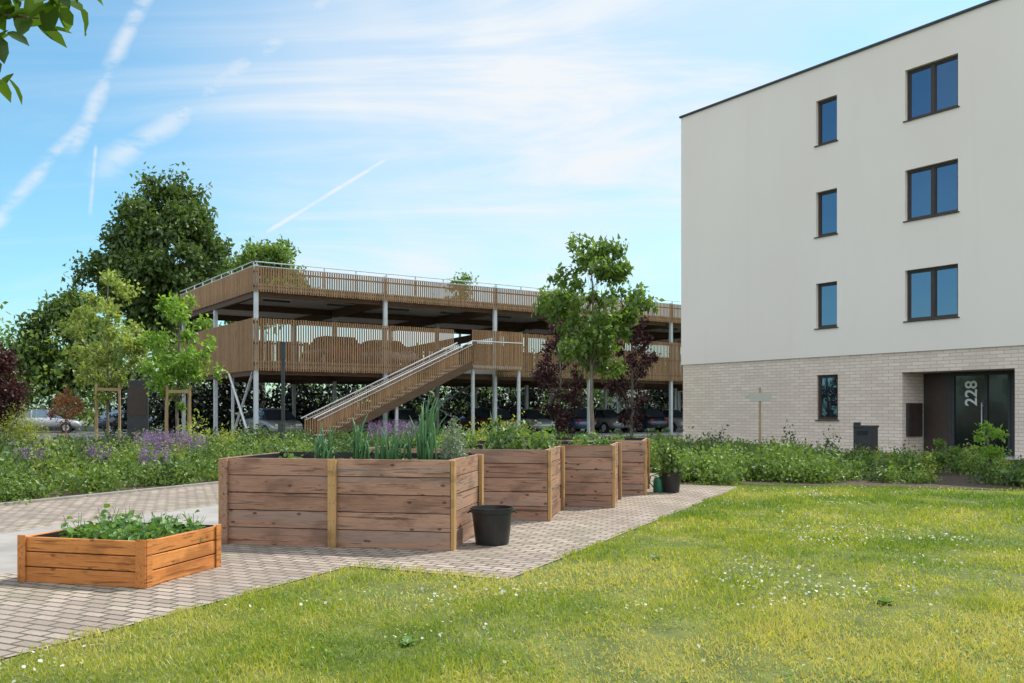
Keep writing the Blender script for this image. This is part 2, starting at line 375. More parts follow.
def clump(name,parent,centers,n,leaf,mat,hero=False,droop=.9,flat=1.):
    pos=[];
    for (x,y,z,r,h) in centers:
        m=int(n); d=rng.normal(size=(m,3)); d/=np.linalg.norm(d,axis=1)[:,None]; d[:,2]=np.abs(d[:,2]); rr=rng.random(m)**.45
        pos.append(np.c_[x+d[:,0]*r*rr,y+d[:,1]*r*rr,z+d[:,2]*h*rr])
    pos=np.concatenate(pos); k=len(pos)
    return scatter(name,HLEAF_V if hero else LEAF_V,HLEAF_F if hero else LEAF_F,pos,leafrot(k,droop),rng.uniform(.6,1.3,k)*leaf,rng.random(k),mat,parent)
straw=leafmat('strawberry_leaf',(.05,.12,.025),(.14,.24,.05),trans=.35)
herb=leafmat('herb_leaf',(.06,.12,.03),(.16,.23,.06)); grey=leafmat('greygreen_leaf',(.10,.14,.10),(.20,.25,.19))
onion=leafmat('onion_leaf',(.045,.13,.045),(.12,.25,.09),trans=.25)
cs=[(rng.uniform(-1.05,-.08),rng.uniform(.1,.92),.26,rng.uniform(.09,.17),rng.uniform(.12,.25)) for _ in range(30)]
clump('strawberry_plants',plo,cs,46,.068,straw,True,.5)
b=MB()
for c in cs:
    for _ in range(3):
        a=rng.uniform(0,6.28); b.tube([(c[0],c[1],.24),(c[0]+math.cos(a)*.05,c[1]+math.sin(a)*.05,.33),(c[0]+math.cos(a)*.12,c[1]+math.sin(a)*.12,.26+c[4])],[.003,.0025,.002],onion,5)
b.obj('stems',plo)
def onions(name,parent,spots):
    b=MB()
    for (x,y,num,h,sp) in spots:
        for _ in range(num):
            a=rng.uniform(0,6.28); q=sp*rng.random()**.5; bx,by=x+math.cos(a)*q,y+math.sin(a)*q
            hh=h*rng.uniform(.45,1.1); tx,ty=rng.normal(0,.13,2)*hh; r0=rng.uniform(.008,.014)
            b.tube([(bx,by,.76),(bx+tx*.2,by+ty*.2,.78+hh*.45),(bx+tx*.55,by+ty*.55,.78+hh*.8),(bx+tx,by+ty,.78+hh)],[r0,r0*1.15,r0*.8,.001],onion,7)
            if rng.random()<.35:
                b.tube([(bx,by,.78+hh*.4),(bx+.05*math.cos(a),by+.05*math.sin(a),.78+hh*.62),(bx+.13*math.cos(a),by+.13*math.sin(a),.78+hh*.45)],[r0*.7,r0*.6,.001],onion,5)
    return b.obj(name,parent,smooth=True)
onions('spring_onions',pl1,[(-1.47,.45,18,.42,.10),(-1.08,.5,22,.50,.10),(-.80,.5,18,.42,.13),(-.40,.5,26,.68,.075),(-.9,.9,6,.3,.1),(-.30,.4,7,.55,.07),(-.62,.7,6,.4,.1)])
b_=clump('sage_bush',pl1,[(-.14,.72,.8,.16,.48),(-.22,.9,.8,.13,.4)],650,.035,grey,False)
clump('low_herbs',pl1,[(rng.uniform(-2.2,-.2),rng.uniform(.2,1.1),.77,.1,rng.uniform(.05,.11)) for _ in range(12)],40,.05,herb,True)
clump('vegetable_plants',pl2,[(-.45,.4,.8,.22,.45),(-.75,.6,.8,.2,.50),(-.2,.7,.8,.2,.30),(-1.2,.5,.8,.25,.35),(-1.7,.6,.8,.2,.3)],230,.07,herb,True)
onions('leek_plants',pl2,[(-.6,.5,10,.55,.2)])
clump('vegetable_plants',pl3,[(-.5,.4,.8,.2,.22),(-1.,.6,.8,.25,.36),(-.2,.8,.8,.15,.14)],150,.06,straw,True)
clump('vegetable_plants',pl4,[(-.5,.5,.8,.2,.14),(-.9,.6,.8,.22,.2)],140,.06,herb,True)

# ---------------------------------------------------------------- pots, can
def lathe(b,prof,mat,n=28,cx=0,cy=0):
    s=len(b.v)
    for r,z in prof:
        for k in range(n):
            a=2*math.pi*k/n; b.v.append((cx+r*math.cos(a),cy+r*math.sin(a),z))
    for i in range(len(prof)-1):
        for k in range(n):
            k2=(k+1)%n; b.f.append((s+i*n+k,s+i*n+k2,s+(i+1)*n+k2,s+(i+1)*n+k)); b.m.append(b.mi(mat)); b.r.append(.5)
def pot(name,x,y,r,h,soilz=.8):
    e=empty(name,(x,y,.012)); b=MB()
    lathe(b,[(0,.0),(r*.74,0),(r*.78,.01),(r*.95,h*.86),(r*1.02,h*.87),(r*1.03,h),(r*.96,h),(r*.93,h*.86),(r*.9,h*soilz)],black,40)
    lathe(b,[(r*.9,h*soilz),(0,h*soilz+.01)],soil); b.obj('tub',e,smooth=False)
    b=MB()
    for s in (-1,1):
        b.tube([(s*r*1.0,-.05,h*.9),(s*r*1.13,-.03,h*.86),(s*r*1.13,.03,h*.86),(s*r*1.0,.05,h*.9)],[.008]*4,black,6)
    b.obj('handles',e); return e
pot('black_tub',-.20,9.12,.215,.37,.72)
p2=pot('plant_pot',2.62,14.9,.17,.34)
clump('potted_plant',p2,[(0,0,.3,.2,.5),(-.1,0,.5,.16,.42),(.08,0,.4,.2,.2)],220,.075,herb,True)
e=empty('watering_can',(2.42,14.95,.012)); b=MB()
lathe(b,[(0,0),(.085,0),(.09,.02),(.085,.2),(.06,.24),(.05,.24)],greenp,20)
b.tube([(.07,0,.05),(.18,0,.2),(.24,0,.27)],[.018,.013,.012],greenp); b.tube([(.235,0,.265),(.265,0,.29)],[.02,.04],greenp,12)
b.tube([(-.08,0,.08),(-.15,0,.16),(-.13,0,.26),(0,0,.31),(.05,0,.24)],[.01]*5,greenp); b.obj('body',e,smooth=True)

# ---------------------------------------------------------------- apartment building
FR=math.atan2(-.825,.565); FO=(6.8,36.)
def facade(name):
    e=empty(name,(FO[0],FO[1],0),FR)
    L,D,H=26.,12.,13.0; BZ=3.18
    wins=[]
    for i in range(4):
        z=1.05+3.1*i; wins.append((6.32,7.15,z,z+1.52,1))
        if i: wins.append((9.6,11.29,z-.02,z+1.55,2)); wins.append((16.5,18.2,z,z+1.52,2)); wins.append((21,21.85,z,z+1.52,1))
    ent=(9.47,12.9,0,2.55)
    b=MB()
    def wall(y,z0,z1,ops,mat):
        xs=sorted({0,L,*[o[0] for o in ops],*[o[1] for o in ops]}); zs=sorted({z0,z1,*[o[2] for o in ops],*[o[3] for o in ops]})
        for i in range(len(xs)-1):
            for j in range(len(zs)-1):
                cx=(xs[i]+xs[i+1])/2; cz=(zs[j]+zs[j+1])/2
                if any(o[0]<cx<o[1] and o[2]<cz<o[3] for o in ops): continue
                b.quad([(xs[i],y,zs[j]),(xs[i+1],y,zs[j]),(xs[i+1],y,zs[j+1]),(xs[i],y,zs[j+1])],mat,.5)
        for o in ops:
            dp=o[4]; x0,x1,a,c=o[:4]
            b.quad([(x0,y,a),(x0,y,c),(x0,dp,c),(x0,dp,a)],mat,.5); b.quad([(x1,y,a),(x1,dp,a),(x1,dp,c),(x1,y,c)],mat,.5)
            b.quad([(x0,y,c),(x1,y,c),(x1,dp,c),(x0,dp,c)],mat,.5); b.quad([(x0,y,a),(x0,dp,a),(x1,dp,a),(x1,y,a)],mat,.5)
    wall(-.05,BZ,H,[(w[0],w[1],w[2],w[3],.2) for w in wins if w[2]>3],renderm)
    wall(0,0,BZ,[(w[0],w[1],w[2],w[3],.2) for w in wins if w[2]<3]+[(ent[0],ent[1],ent[2],ent[3],1.25)],brickm)
    b.quad([(0,-.05,BZ),(0,0,BZ),(L,0,BZ),(L,-.05,BZ)],renderm)
    for z0,z1,m,o in ((BZ,H,renderm,.05),(0,BZ,brickm,0)):
        b.quad([(-o,-o,z0),(-o,-o,z1),(-o,D,z1),(-o,D,z0)],m,.5); b.quad([(L,-o,z0),(L,D,z0),(L,D,z1),(L,-o,z1)],m,.5); b.quad([(-o,D,z0),(-o,D,z1),(L,D,z1),(L,D,z0)],m,.5)
    b.quad([(-.05,-.05,BZ),(-.05,-.05,H),(0,-.05,H),(0,-.05,BZ)],renderm,.5)
    b.quad([(0,0,H-.3),(L,0,H-.3),(L,D,H-.3),(0,D,H-.3)],concrete)
    b.obj('walls',e)
    b=MB()
    b.box(-.11,L+.06,-.11,.28,H+.002,H+.08,darkst); b.box(-.11,.28,.282,D,H+.002,H+.08,darkst); b.box(-.11,L,D-.0,D+.1,H+.002,H+.08,darkst)
    b.obj('parapet_cap',e,bevel=.008)
    b=MB(); g=MB(); cu=MB()
    for (x0,x1,z0,z1,k) in wins:
        y0,y1=.07,.15; t=.065
        b.box(x0+.002,x0+t,y0,y1,z0+.002,z1-.002,framem); b.box(x1-t,x1-.002,y0,y1,z0+.002,z1-.002,framem)
        b.box(x0+t,x1-t,y0,y1,z0+.002,z0+t,framem); b.box(x0+t,x1-t,y0,y1,z1-t,z1-.002,framem)
        segs=[(x0+t,x1-t)]
        if k==2:
            mid=(x0+x1)/2; b.box(mid-.05,mid+.05,y0-.004,y1,z0+t,z1-t,framem); segs=[(x0+t,mid-.05),(mid+.05,x1-t)]
        for a,c in segs:
            q=.035
            b.box(a,a+q,y0+.015,y1-.01,z0+t,z1-t,framem); b.box(c-q,c,y0+.015,y1-.01,z0+t,z1-t,framem)
            b.box(a+q,c-q,y0+.015,y1-.01,z0+t,z0+t+q,framem); b.box(a+q,c-q,y0+.015,y1-.01,z1-t-q,z1-t,framem)
            tilt=rng.uniform(-.006,.006)
            g.quad([(a,.115+tilt,z0+t),(c,.115-tilt,z0+t),(c,.115-tilt,z1-t),(a,.115+tilt,z1-t)],glass)
        yo=-.05 if z0>3 else 0
        b.box(x0-.05,x1+.05,yo-.045,.07,z0-.035,z0-.003,framem)
        cu.box(x0,x1,.45,.5,z0-.1,z1+.1,darkst)  # flat dark panel behind each pane, no room modelled
    b.obj('window_frames',e,bevel=.004); g.obj('window_panes',e); cu.obj('dark_window_backing',e)
    # entrance
    x0,x1,zt=ent[0],ent[1],ent[3]; b=MB(); g=MB(); yb=1.25
    b.box(9.48,10.40,yb-.09,yb-.01,.035,zt-.02,darkst,.9)
    b.box(9.56,10.32,yb-.10,yb-.092,.12,zt-.1,framem,.9)
    for a,c in ((10.41,10.49),(12.12,12.2)): b.box(a,c,yb-.1,yb-.02,.035,zt-.02,darkst)
    b.box(12.2,12.88,yb-.08,yb-.02,.035,zt-.02,darkst)
    b.box(10.49,12.12,yb-.1,yb-.02,.035,.14,darkst); b.box(10.49,12.12,yb-.1,yb-.02,zt-.12,zt-.02,darkst); b.box(11.42,11.52,yb-.1,yb-.02,.14,zt-.12,darkst)
    g.quad([(10.49,yb-.05,.14),(11.42,yb-.05,.14),(11.42,yb-.05,zt-.12),(10.49,yb-.05,zt-.12)],doorglass); g.quad([(11.52,yb-.055,.14),(12.12,yb-.055,.14),(12.12,yb-.055,zt-.12),(11.52,yb-.055,zt-.12)],doorglass)
    b.tube([(11.38,yb-.16,.7),(11.38,yb-.16,1.6)],[.018,.018],galv)
    for z in (.78,1.5): b.box(11.372,11.388,yb-.16,yb-.05,z,z+.02,galv)
    b.box(x0-.3,x1+.3,-.6,-.003,-.02,.03,concrete); b.box(x0+.003,x1-.003,0,yb-.003,-.02,.03,concrete)
    b.obj('entrance_door',e,bevel=.004); g.obj('entrance_glass',e)
    b=MB()  # letter boxes on the recess side wall
    b.box(9.473,9.56,.2,.98,.55,1.6,darkst)
    for i in range(3):
        for j in range(5): b.box(9.562,9.575,.22+i*.25,.45+i*.25,.58+j*.2,.76+j*.2,framem)
    b.obj('letter_boxes',e,bevel=.003)
    cuv=bpy.data.curves.new('house_number','FONT'); cuv.body='228'; cuv.size=.52; cuv.extrude=.006; cuv.offset=.008; cuv.materials.append(white)
    t=bpy.data.objects.new('house_number',cuv); link(t,e)
    t.matrix_local=Matrix(((0,-1,0,11.18),(0,0,-1,yb-.065),(1,0,0,1.5),(0,0,0,1)))
    return e
facade('apartment_building')
wsheet_f=sheet('facade_gravel_strip',[(-1,-.7),(27,-.7),(27,0.),(-1,0.)],.018,pm('gravel',(.22,.2,.18),(.45,.43,.4),ns=60,bs=.8,useattr=0),FR,FO)

# ---------------------------------------------------------------- parking garage
def garage():
    e=empty('timber_clad_parking_garage',(GA[0],GA[1],0),GR); L=48.;D=11.5
    b=MB()
    b.box(0.1,L,.1,D,3.22,3.48,concrete); b.box(0.1,L,.1,D,6.5,6.72,ceil)
    b.box(.1,L,.1,D,3.17,3.218,concrete)
    b.box(0,L,0,D,.0,.05,concrete)
    b.obj('decks',e)
    b=MB()
    xs=[i*6 for i in range(9)]
    for x in xs:
        for y in (.0,D/2,D-.1):
            b.box(x-.08,x+.08,y-.08,y+.08,.0,6.5 if y else 7.5,galv)
        b.box(x-.1,x+.1,.12,D,6.12,6.49,beamm); b.box(x-.1,x+.1,.12,D,2.85,3.165,beamm)
    b.box(-.05,.05,3.1,3.2,0,3.1,galv)
    for y in (.1,D/2,D-.2):
        b.box(.1,L,y+.09,y+.2,6.2,6.497,beamm,.2); b.box(.1,L,y+.09,y+.2,2.9,3.168,beamm,.2)
    for x in np.arange(1.5,L,3): 
        b.box(x-.6,x+.6,1.6,1.75,6.2,6.28,darkst)
    b.tube([(-.06,3.1,.1),(-.06,.2,3.0)],[.055,.055],galv,6); b.tube([(-.17,.2,.1),(-.17,3.1,3.0)],[.055,.055],galv,6)
    b.tube([(12.2,D-.2,.1),(17.8,D-.2,3.1)],[.05,.05],galv,6); b.tube([(17.8,D-.3,.1),(12.2,D-.3,3.1)],[.05,.05],galv,6)
    M=Matrix.Translation((6,D*.55,3.6))@Matrix.Rotation(-math.atan2(3.,14.),4,'Y')
    b.box(0,14.3,-.1,.1,-.15,.25,beamm,.5,M=M)
    b.obj('steel_frame',e)
    b=MB()
    def band(p0,p1,z0,z1,sp=.11,w=.066,t=.03,skip=()):
        L_=math.hypot(p1[0]-p0[0],p1[1]-p0[1]); n=int(L_/sp); ux,uy=(p1[0]-p0[0])/L_,(p1[1]-p0[1])/L_
        for i in range(n):
            s=(i+.5)*sp
            if any(a<s<c for a,c in skip): continue
            cx,cy=p0[0]+ux*s,p0[1]+uy*s
            hx=abs(ux)*w/2+abs(uy)*t/2; hy=abs(uy)*w/2+abs(ux)*t/2
            b.box(cx-hx,cx+hx,cy-hy,cy+hy,z0+rng.uniform(-.01,.01),z1+rng.uniform(-.01,.01),slat)
    band((-.12,-.16),(L,-.16),6.36,7.4); band((-.16,-.12),(-.16,D),6.36,7.4)
    band((-.12,-.16),(L,-.16),3.05,5.25,w=.060,skip=((9.7,12.1),)); band((-.16,-.12),(-.16,D),3.05,5.25)
    band((0,D+.12),(L,D+.12),6.38,7.35,.20,.12); band((0,D+.12),(L,D+.12),3.05,5.25,.20,.14)
    b.obj('timber_slats',e)
    b=MB()
    for z in (3.35,4.2,5.1):
        b.box(-.12,9.7,-.13,-.09,z-.04,z+.04,beamm); b.box(12.1,L,-.13,-.09,z-.04,z+.04,beamm); b.box(-.13,-.09,-.1,D,z-.04,z+.04,beamm)
    for z in (6.6,7.2): b.box(-.12,L,-.13,-.09,z-.03,z+.03,beamm); b.box(-.13,-.09,-.1,D,z-.03,z+.03,beamm)
    for z in (7.42,7.6):
        b.tube([(-.1,-.16,z),(L,-.16,z)],[.022]*2,galv,6); b.tube([(-.16,-.1,z),(-.16,D,z)],[.022]*2,galv,6)
    for x in np.arange(0,L,1.5): b.box(x-.02,x+.02,-.12,-.08,6.72,7.6,galv)
    for y in np.arange(0,D,1.5): b.box(-.12,-.08,y-.02,y+.02,6.72,7.6,galv)
    b.obj('rails',e)
    # external stair
    y0,y1=-1.75,-.35; xb,xt=2.0,9.6; zt=3.48; n=20
    b=MB()
    for i in range(n):
        x=xb+(xt-xb)*i/n; z=zt*(i+1)/n
        b.box(x,x+(xt-xb)/n+.03,y0+.06,y1-.06,z-.05,z,galv)
    b.box(xt,12.4,y0,-.2,zt-.12,zt,galv)
    dx,dz=xt-xb,zt; LL=math.hypot(dx,dz); ang=math.atan2(dz,dx)
    for y in (y0,y1):
        M=Matrix.Translation((xb,y,0))@Matrix.Rotation(-ang,4,'Y')
        b.box(0,LL,-.03,.03,-.15,.18,beamm,.9,M=M)
        M2=Matrix.Translation((xb,y,1.12))@Matrix.Rotation(-ang,4,'Y'); b.tube([M2@Vector((-.2,-.05,0)),M2@Vector((LL,-.05,0))],[.03]*2,galv,8)
        M2=Matrix.Translation((xb,y,.95))@Matrix.Rotation(-ang,4,'Y'); b.tube([M2@Vector((0,-.05,0)),M2@Vector((LL,-.05,0))],[.018]*2,galv,8)
        s=0
        while xb+s<xt:
            z=zt*s/dx; b.box(xb+s,xb+s+.062,y-.015,y+.015,z+.1,z+1.05,slat); s+=.11
    for s in np.arange(0,2.8,.11):
        b.box(xt+s,xt+s+.066,y0-.015,y0+.015,zt-.2,zt+1.65,slat)
    for s in np.arange(0,1.5,.11): b.box(12.4,12.43,y0+s,y0+s+.066,zt-.2,zt+1.65,slat)
    b.tube([(xt,y0-.03,zt+1.12),(12.4,y0-.03,zt+1.12)],[.025]*2,galv)
    for x in (xt+.1,12.3): b.box(x-.06,x+.06,y0+.05,y0+.17,0,zt-.12,galv)
    b.box(5.7,5.82,y0+.1,y0+.2,0,zt*.48,galv); b.box(5.7,5.82,y1-.2,y1-.1,0,zt*.48,galv)
    b.obj('external_stair',e)
    return e
garage()

# ---------------------------------------------------------------- cars
tyre=pm('tyre',(.012,.012,.012),(.025,.025,.025),ns=9,rough=.8,bs=.1)
def car(name,x,y,z,rz,col,parent=None):
    e=empty(name,(x,y,z),rz)
    pa,nt,bb,o=newmat(name+'_paint'); bb.inputs['Roughness'].default_value=.3; bb.inputs['Metallic'].default_value=.3; bb.inputs['Coat Weight'].default_value=.8
    nz=noise(nt,coords(nt),3,3); nt.links.new(mixc(nt,nz,tuple(c*.85 for c in col),col),bb.inputs['Base Color'])
    st=[(-2.15,.38,.62,.70),(-2.1,.28,.85,.80),(-1.7,.24,.95,.87),(-.9,.22,.96,.89),(.4,.22,.95,.89),(1.1,.22,.90,.88),(1.8,.24,.80,.84),(2.1,.28,.66,.76),(2.17,.38,.55,.66)]
    V=[];Fc=[]
    for (sx,zl,zb,hw) in st:
        V+=[(sx,-hw*.92,zl),(sx,-hw,(zl+zb)*.5),(sx,-hw*.95,zb-.03),(sx,-hw*.85,zb),(sx,hw*.85,zb),(sx,hw*.95,zb-.03),(sx,hw,(zl+zb)*.5),(sx,hw*.92,zl)]
    for i in range(len(st)-1):
        for k in range(8): k2=(k+1)%8; Fc.append((i*8+k,(i+1)*8+k,(i+1)*8+k2,i*8+k2))
    Fc.append(tuple(range(8))); Fc.append(tuple(len(V)-8+k for k in range(8))[::-1])
    me=bpy.data.meshes.new('body'); me.from_pydata(V,[],Fc); me.materials.append(pa); me.polygons.foreach_set('use_smooth',[True]*len(Fc)); me.update()
    ob=bpy.data.objects.new('body',me); link(ob,e); md=ob.modifiers.new('s','SUBSURF'); md.levels=1; md.render_levels=1
    b=MB()
    lo=[(-1.95,.93,.76),(-1.55,1.38,.60),(-.9,1.45,.62),(.1,1.44,.63),(.45,1.36,.62),(1.2,.90,.76)]
    for i in range(len(lo)-1):
        (xa,za,wa),(xc,zc,wc)=lo[i],lo[i+1]
        roof=0<i<4
        b.quad([(xa,-wa,za),(xc,-wc,zc),(xc,wc,zc),(xa,wa,za)],pa if roof else glass,.5)
        for s in (-1,1):
            q=[(xa,s*.76,.9),(xc,s*.76,.9),(xc,s*wc,zc-.0),(xa,s*wa,za)]
            b.quad(q if s<0 else q[::-1],glass,.5)
    for xx in (-.55,.35):
        for s in (-1,1):
            b.quad([(xx-.04,s*.77,.9),(xx+.04,s*.77,.9),(xx+.04,s*.645,1.42),(xx-.04,s*.645,1.42)],pa)
    b.obj('greenhouse',e)
    b=MB()
    for wxx in (-1.35,1.35):
        for s in (-1,1):
            b.tube([(wxx,s*.70,.32),(wxx,s*.89,.32)],[.33,.33],tyre,24); b.tube([(wxx,s*.885,.32),(wxx,s*.905,.32)],[.2,.19],galv,16)
    b.box(2.08,2.16,-.62,-.35,.60,.70,white); b.box(2.08,2.16,.35,.62,.60,.70,white)
    b.box(-2.16,-2.09,-.7,-.45,.68,.82,pm(name+'_tail',(.35,.01,.01),(.45,.02,.02),bs=0)); b.box(-2.16,-2.09,.45,.7,.68,.82,b.mats[-1])
    b.obj('wheels_and_lights',e)
    return e
def gloc(x,y): 
    return (GA[0]+x*.825-y*.565, GA[1]+x*.565+y*.825)
cols=[(.4,.4,.4),(.03,.04,.07),(.65,.65,.65),(.20,.03,.03),(.55,.56,.58),(.08,.12,.22)]
for i,(x,y,z) in enumerate([(2.5,5,.05),(6.5,5,.05),(9.2,5,.05),(14.5,5,.05),(17.3,5,.05),(20.2,5,.05),(23,5.,.05),(25.8,5,.05),(28.5,5,.05),(5,4,3.48),(8,4,3.48),(13.5,4,3.48),(20.5,4,3.48),(23.5,4,3.48)]):
    gx,gy=gloc(x,y); car('parked_car',gx,gy,z,GR+math.pi/2*(1 if i%2 else -1),cols[i%6])
car('parked_car',-29.,56,.006,.35,(.55,.56,.57)); car('parked_car',-22.5,54.,.006,.35,(.04,.05,.08))

# ---------------------------------------------------------------- trees
def tree(name,x,y,h,tr,crown,N,rc,per,leaf,mat,hero=False,limbs=True,seed=1,sub=1,low=.15):
    e=empty(name,(x,y,0)); r=np.random.default_rng(seed)
    cz,rx,rz=crown; b=MB()
    ks=7; tp=[(r.normal(0,.015*h)*i/ks*.6,r.normal(0,.015*h)*i/ks*.6,h*.93*i/ks) for i in range(ks+1)]; tp[0]=(0,0,-.05)
    b.tube(tp,[tr*(1-.85*i/ks)*(1.25 if i==0 else 1) for i in range(ks+1)],bark,10)
    C=[]
    for i in range(N):
        d=r.normal(size=3); d/=np.linalg.norm(d); q=r.uniform(.45,1.0)**.6
        zz=d[2]*q; wf=1-.35*max(zz,0)-low*max(-zz,0)
        C.append((d[0]*q*rx*wf,d[1]*q*rx*wf,cz+zz*rz))
    pos=[]
    for c in C:
        rr=rc*r.uniform(.6,1.35)
        m=int(per*r.uniform(.5,1.4)*(rr/rc)**1.5)
        if sub>1:
            for _ in range(sub):
                d=r.normal(size=3); d/=np.linalg.norm(d); o=np.array(c)+d*rr*r.uniform(.4,1.)*np.array([1,1,.75]); pos.append(o+r.normal(size=(max(3,m//sub),3))*rr*.24)
        else: pos.append(r.normal(size=(m,3))*rr*np.array([.5,.5,.36])+np.array(c))
        if limbs:
            z0=min(max(c[2]-r.uniform(.25,.6)*rx-.1*h,cz-rz*.95),h*.88); f=z0/(h*.93)*ks; i0=int(min(f,ks-1)); t=f-i0
            a=Vector(tp[i0]).lerp(Vector(tp[i0+1]),min(t,1)); cc=Vector(c); mid=a.lerp(cc,.5)+Vector((0,0,-.06*rx))
            r0=max(tr*.34*(1-z0/h),tr*.09)
            b.tube([a,mid,cc],[r0,r0*.6,r0*.22],bark,5,cap=False)
            for _ in range(2):
                tip=cc+Vector(r.normal(size=3)*rr*.6); b.tube([mid.lerp(cc,.6),tip],[r0*.35,r0*.1],bark,4,cap=False)
    b.obj('trunk_and_limbs',e,smooth=True)
    pos=np.concatenate(pos); k=len(pos)
    rnd=np.clip(r.normal(.5,.25,k),0,1)
    scatter('foliage',HLEAF_V if hero else LEAF_V,HLEAF_F if hero else LEAF_F,pos,leafrot(k),r.uniform(.6,1.25,k)*leaf,rnd,mat,e)
    return e
Lm=leafmat('leaf_maple',(.055,.105,.02),(.13,.20,.04),trans=.4,G=1.7)
Ld=leafmat('leaf_dark',(.035,.065,.014),(.09,.135,.03),trans=.3,G=1.7)
Lp=leafmat('leaf_pale',(.11,.16,.035),(.30,.34,.10),trans=.42,G=1.7)
Lb=leafmat('leaf_bright',(.08,.15,.02),(.17,.27,.04),trans=.45,G=1.9)
Lr=leafmat('leaf_purple',(.025,.008,.010),(.075,.022,.022),trans=.25,G=1.6)
Lred=leafmat('leaf_redshoot',(.16,.05,.03),(.28,.12,.06),trans=.35)
tree('young_maple_tree',1.95,22,5.55,.065,(3.95,1.25,1.6),54,.32,150,.15,Lm,seed=4,sub=4,low=.5)
tree('purple_plum_tree',P(560,30),30,4.4,.07,(2.4,.85,2.0),34,.32,150,.11,Lr,seed=5,sub=3)
tree('purple_plum_tree',P(632,31),31,4.9,.07,(2.7,.75,2.1),34,.30,150,.11,Lr,seed=6,sub=3)
tree('young_linden_tree',P(108,25),25,5.5,.05,(3.55,1.15,1.8),44,.26,110,.13,Lp,seed=7,sub=4)
tree('young_linden_tree',P(178,23),23,4.7,.05,(3.0,.9,1.5),36,.27,120,.13,Lb,seed=8,sub=4)
tree('oak_tree',P(166,78),78,20.8,.5,(13.4,5.5,7.2),115,1.5,360,.46,Ld,seed=10,sub=7)
tree('oak_tree',P(262,88),88,18.2,.4,(13.5,4.2,4.2),50,1.4,260,.46,Lm,seed=11,sub=6)
tree('oak_tree',P(70,66),66,9.6,.3,(6.,3.0,3.6),48,1.1,260,.38,Ld,seed=12,sub=5)
tree('oak_tree',P(460,95),95,15.6,.3,(13.4,1.3,2.1),12,.8,120,.38,Lm,seed=13)
tree('copper_beech_tree',P(-2,40),40,4.5,.1,(2.4,.9,1.9),36,.45,200,.16,Lr,seed=14)
tree('small_red_tree',P(66,24),24,2.05,.03,(1.3,.45,.7),20,.16,70,.07,Lred,seed=15)
def stakes(x,y,h=1.75,s=.33):
    e=empty('tree_stake_frame',(x,y,0),.4); b=MB()
    for sx in (-s,s):
        for sy in (-s,s): b.tube([(sx,sy,-.1),(sx*.95,sy*.95,h)],[.035,.033],stakem,8)
    for q in (-s,s):
        b.box(-s,s,q*.96-.015,q*.96+.015,h-.2,h-.12,stakem); b.box(q*.96-.015,q*.96+.015,-s,s,h-.32,h-.24,stakem)
    b.obj('posts',e)
stakes(P(108,25),25,2.1,.3); stakes(P(178,23),23,2.0,.28)
def distant():
    pos=[];sz=[]
    r=np.random.default_rng(3)
    for i in range(150):
        x=-95+i*1.3+r.normal(0,1.5); d=r.uniform(62,72) if x<-22 else r.uniform(88,100)
        hh=(7.8 if x<-22 else 7.)*r.uniform(.75,1.15)
        for _ in range(9):
            c=np.array([x+r.normal(0,1.6),d+r.normal(0,1.5),r.uniform(.6,hh-.8)]); m=70
            pos.append(c+r.normal(size=(m,3))*np.array([.9,.9,.7])); sz.append(np.full(m,.42))
    pos=np.concatenate(pos); k=len(pos)
    scatter('distant_trees',LEAF_V,LEAF_F,pos,leafrot(k),np.concatenate(sz)*r.uniform(.6,1.3,k),r.random(k),leafmat('leaf_distant',(.05,.10,.02),(.15,.21,.04),trans=.35,G=1.5))
distant()
def backdrop_hedge():  # hedge added to darken the under-deck view, shade put into its leaf colour
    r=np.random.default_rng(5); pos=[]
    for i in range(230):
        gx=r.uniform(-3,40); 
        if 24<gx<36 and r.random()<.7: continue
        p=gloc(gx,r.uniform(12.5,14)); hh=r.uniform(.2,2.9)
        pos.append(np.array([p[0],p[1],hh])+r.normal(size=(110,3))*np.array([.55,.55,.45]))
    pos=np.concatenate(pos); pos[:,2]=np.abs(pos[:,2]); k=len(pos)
    scatter('dark_hedge_backdrop',LEAF_V,LEAF_F,pos,leafrot(k),r.uniform(.18,.36,k),r.random(k),leafmat('leaf_hedge_shaded',(.006,.011,.005),(.018,.026,.010),trans=.08,G=1))
backdrop_hedge()
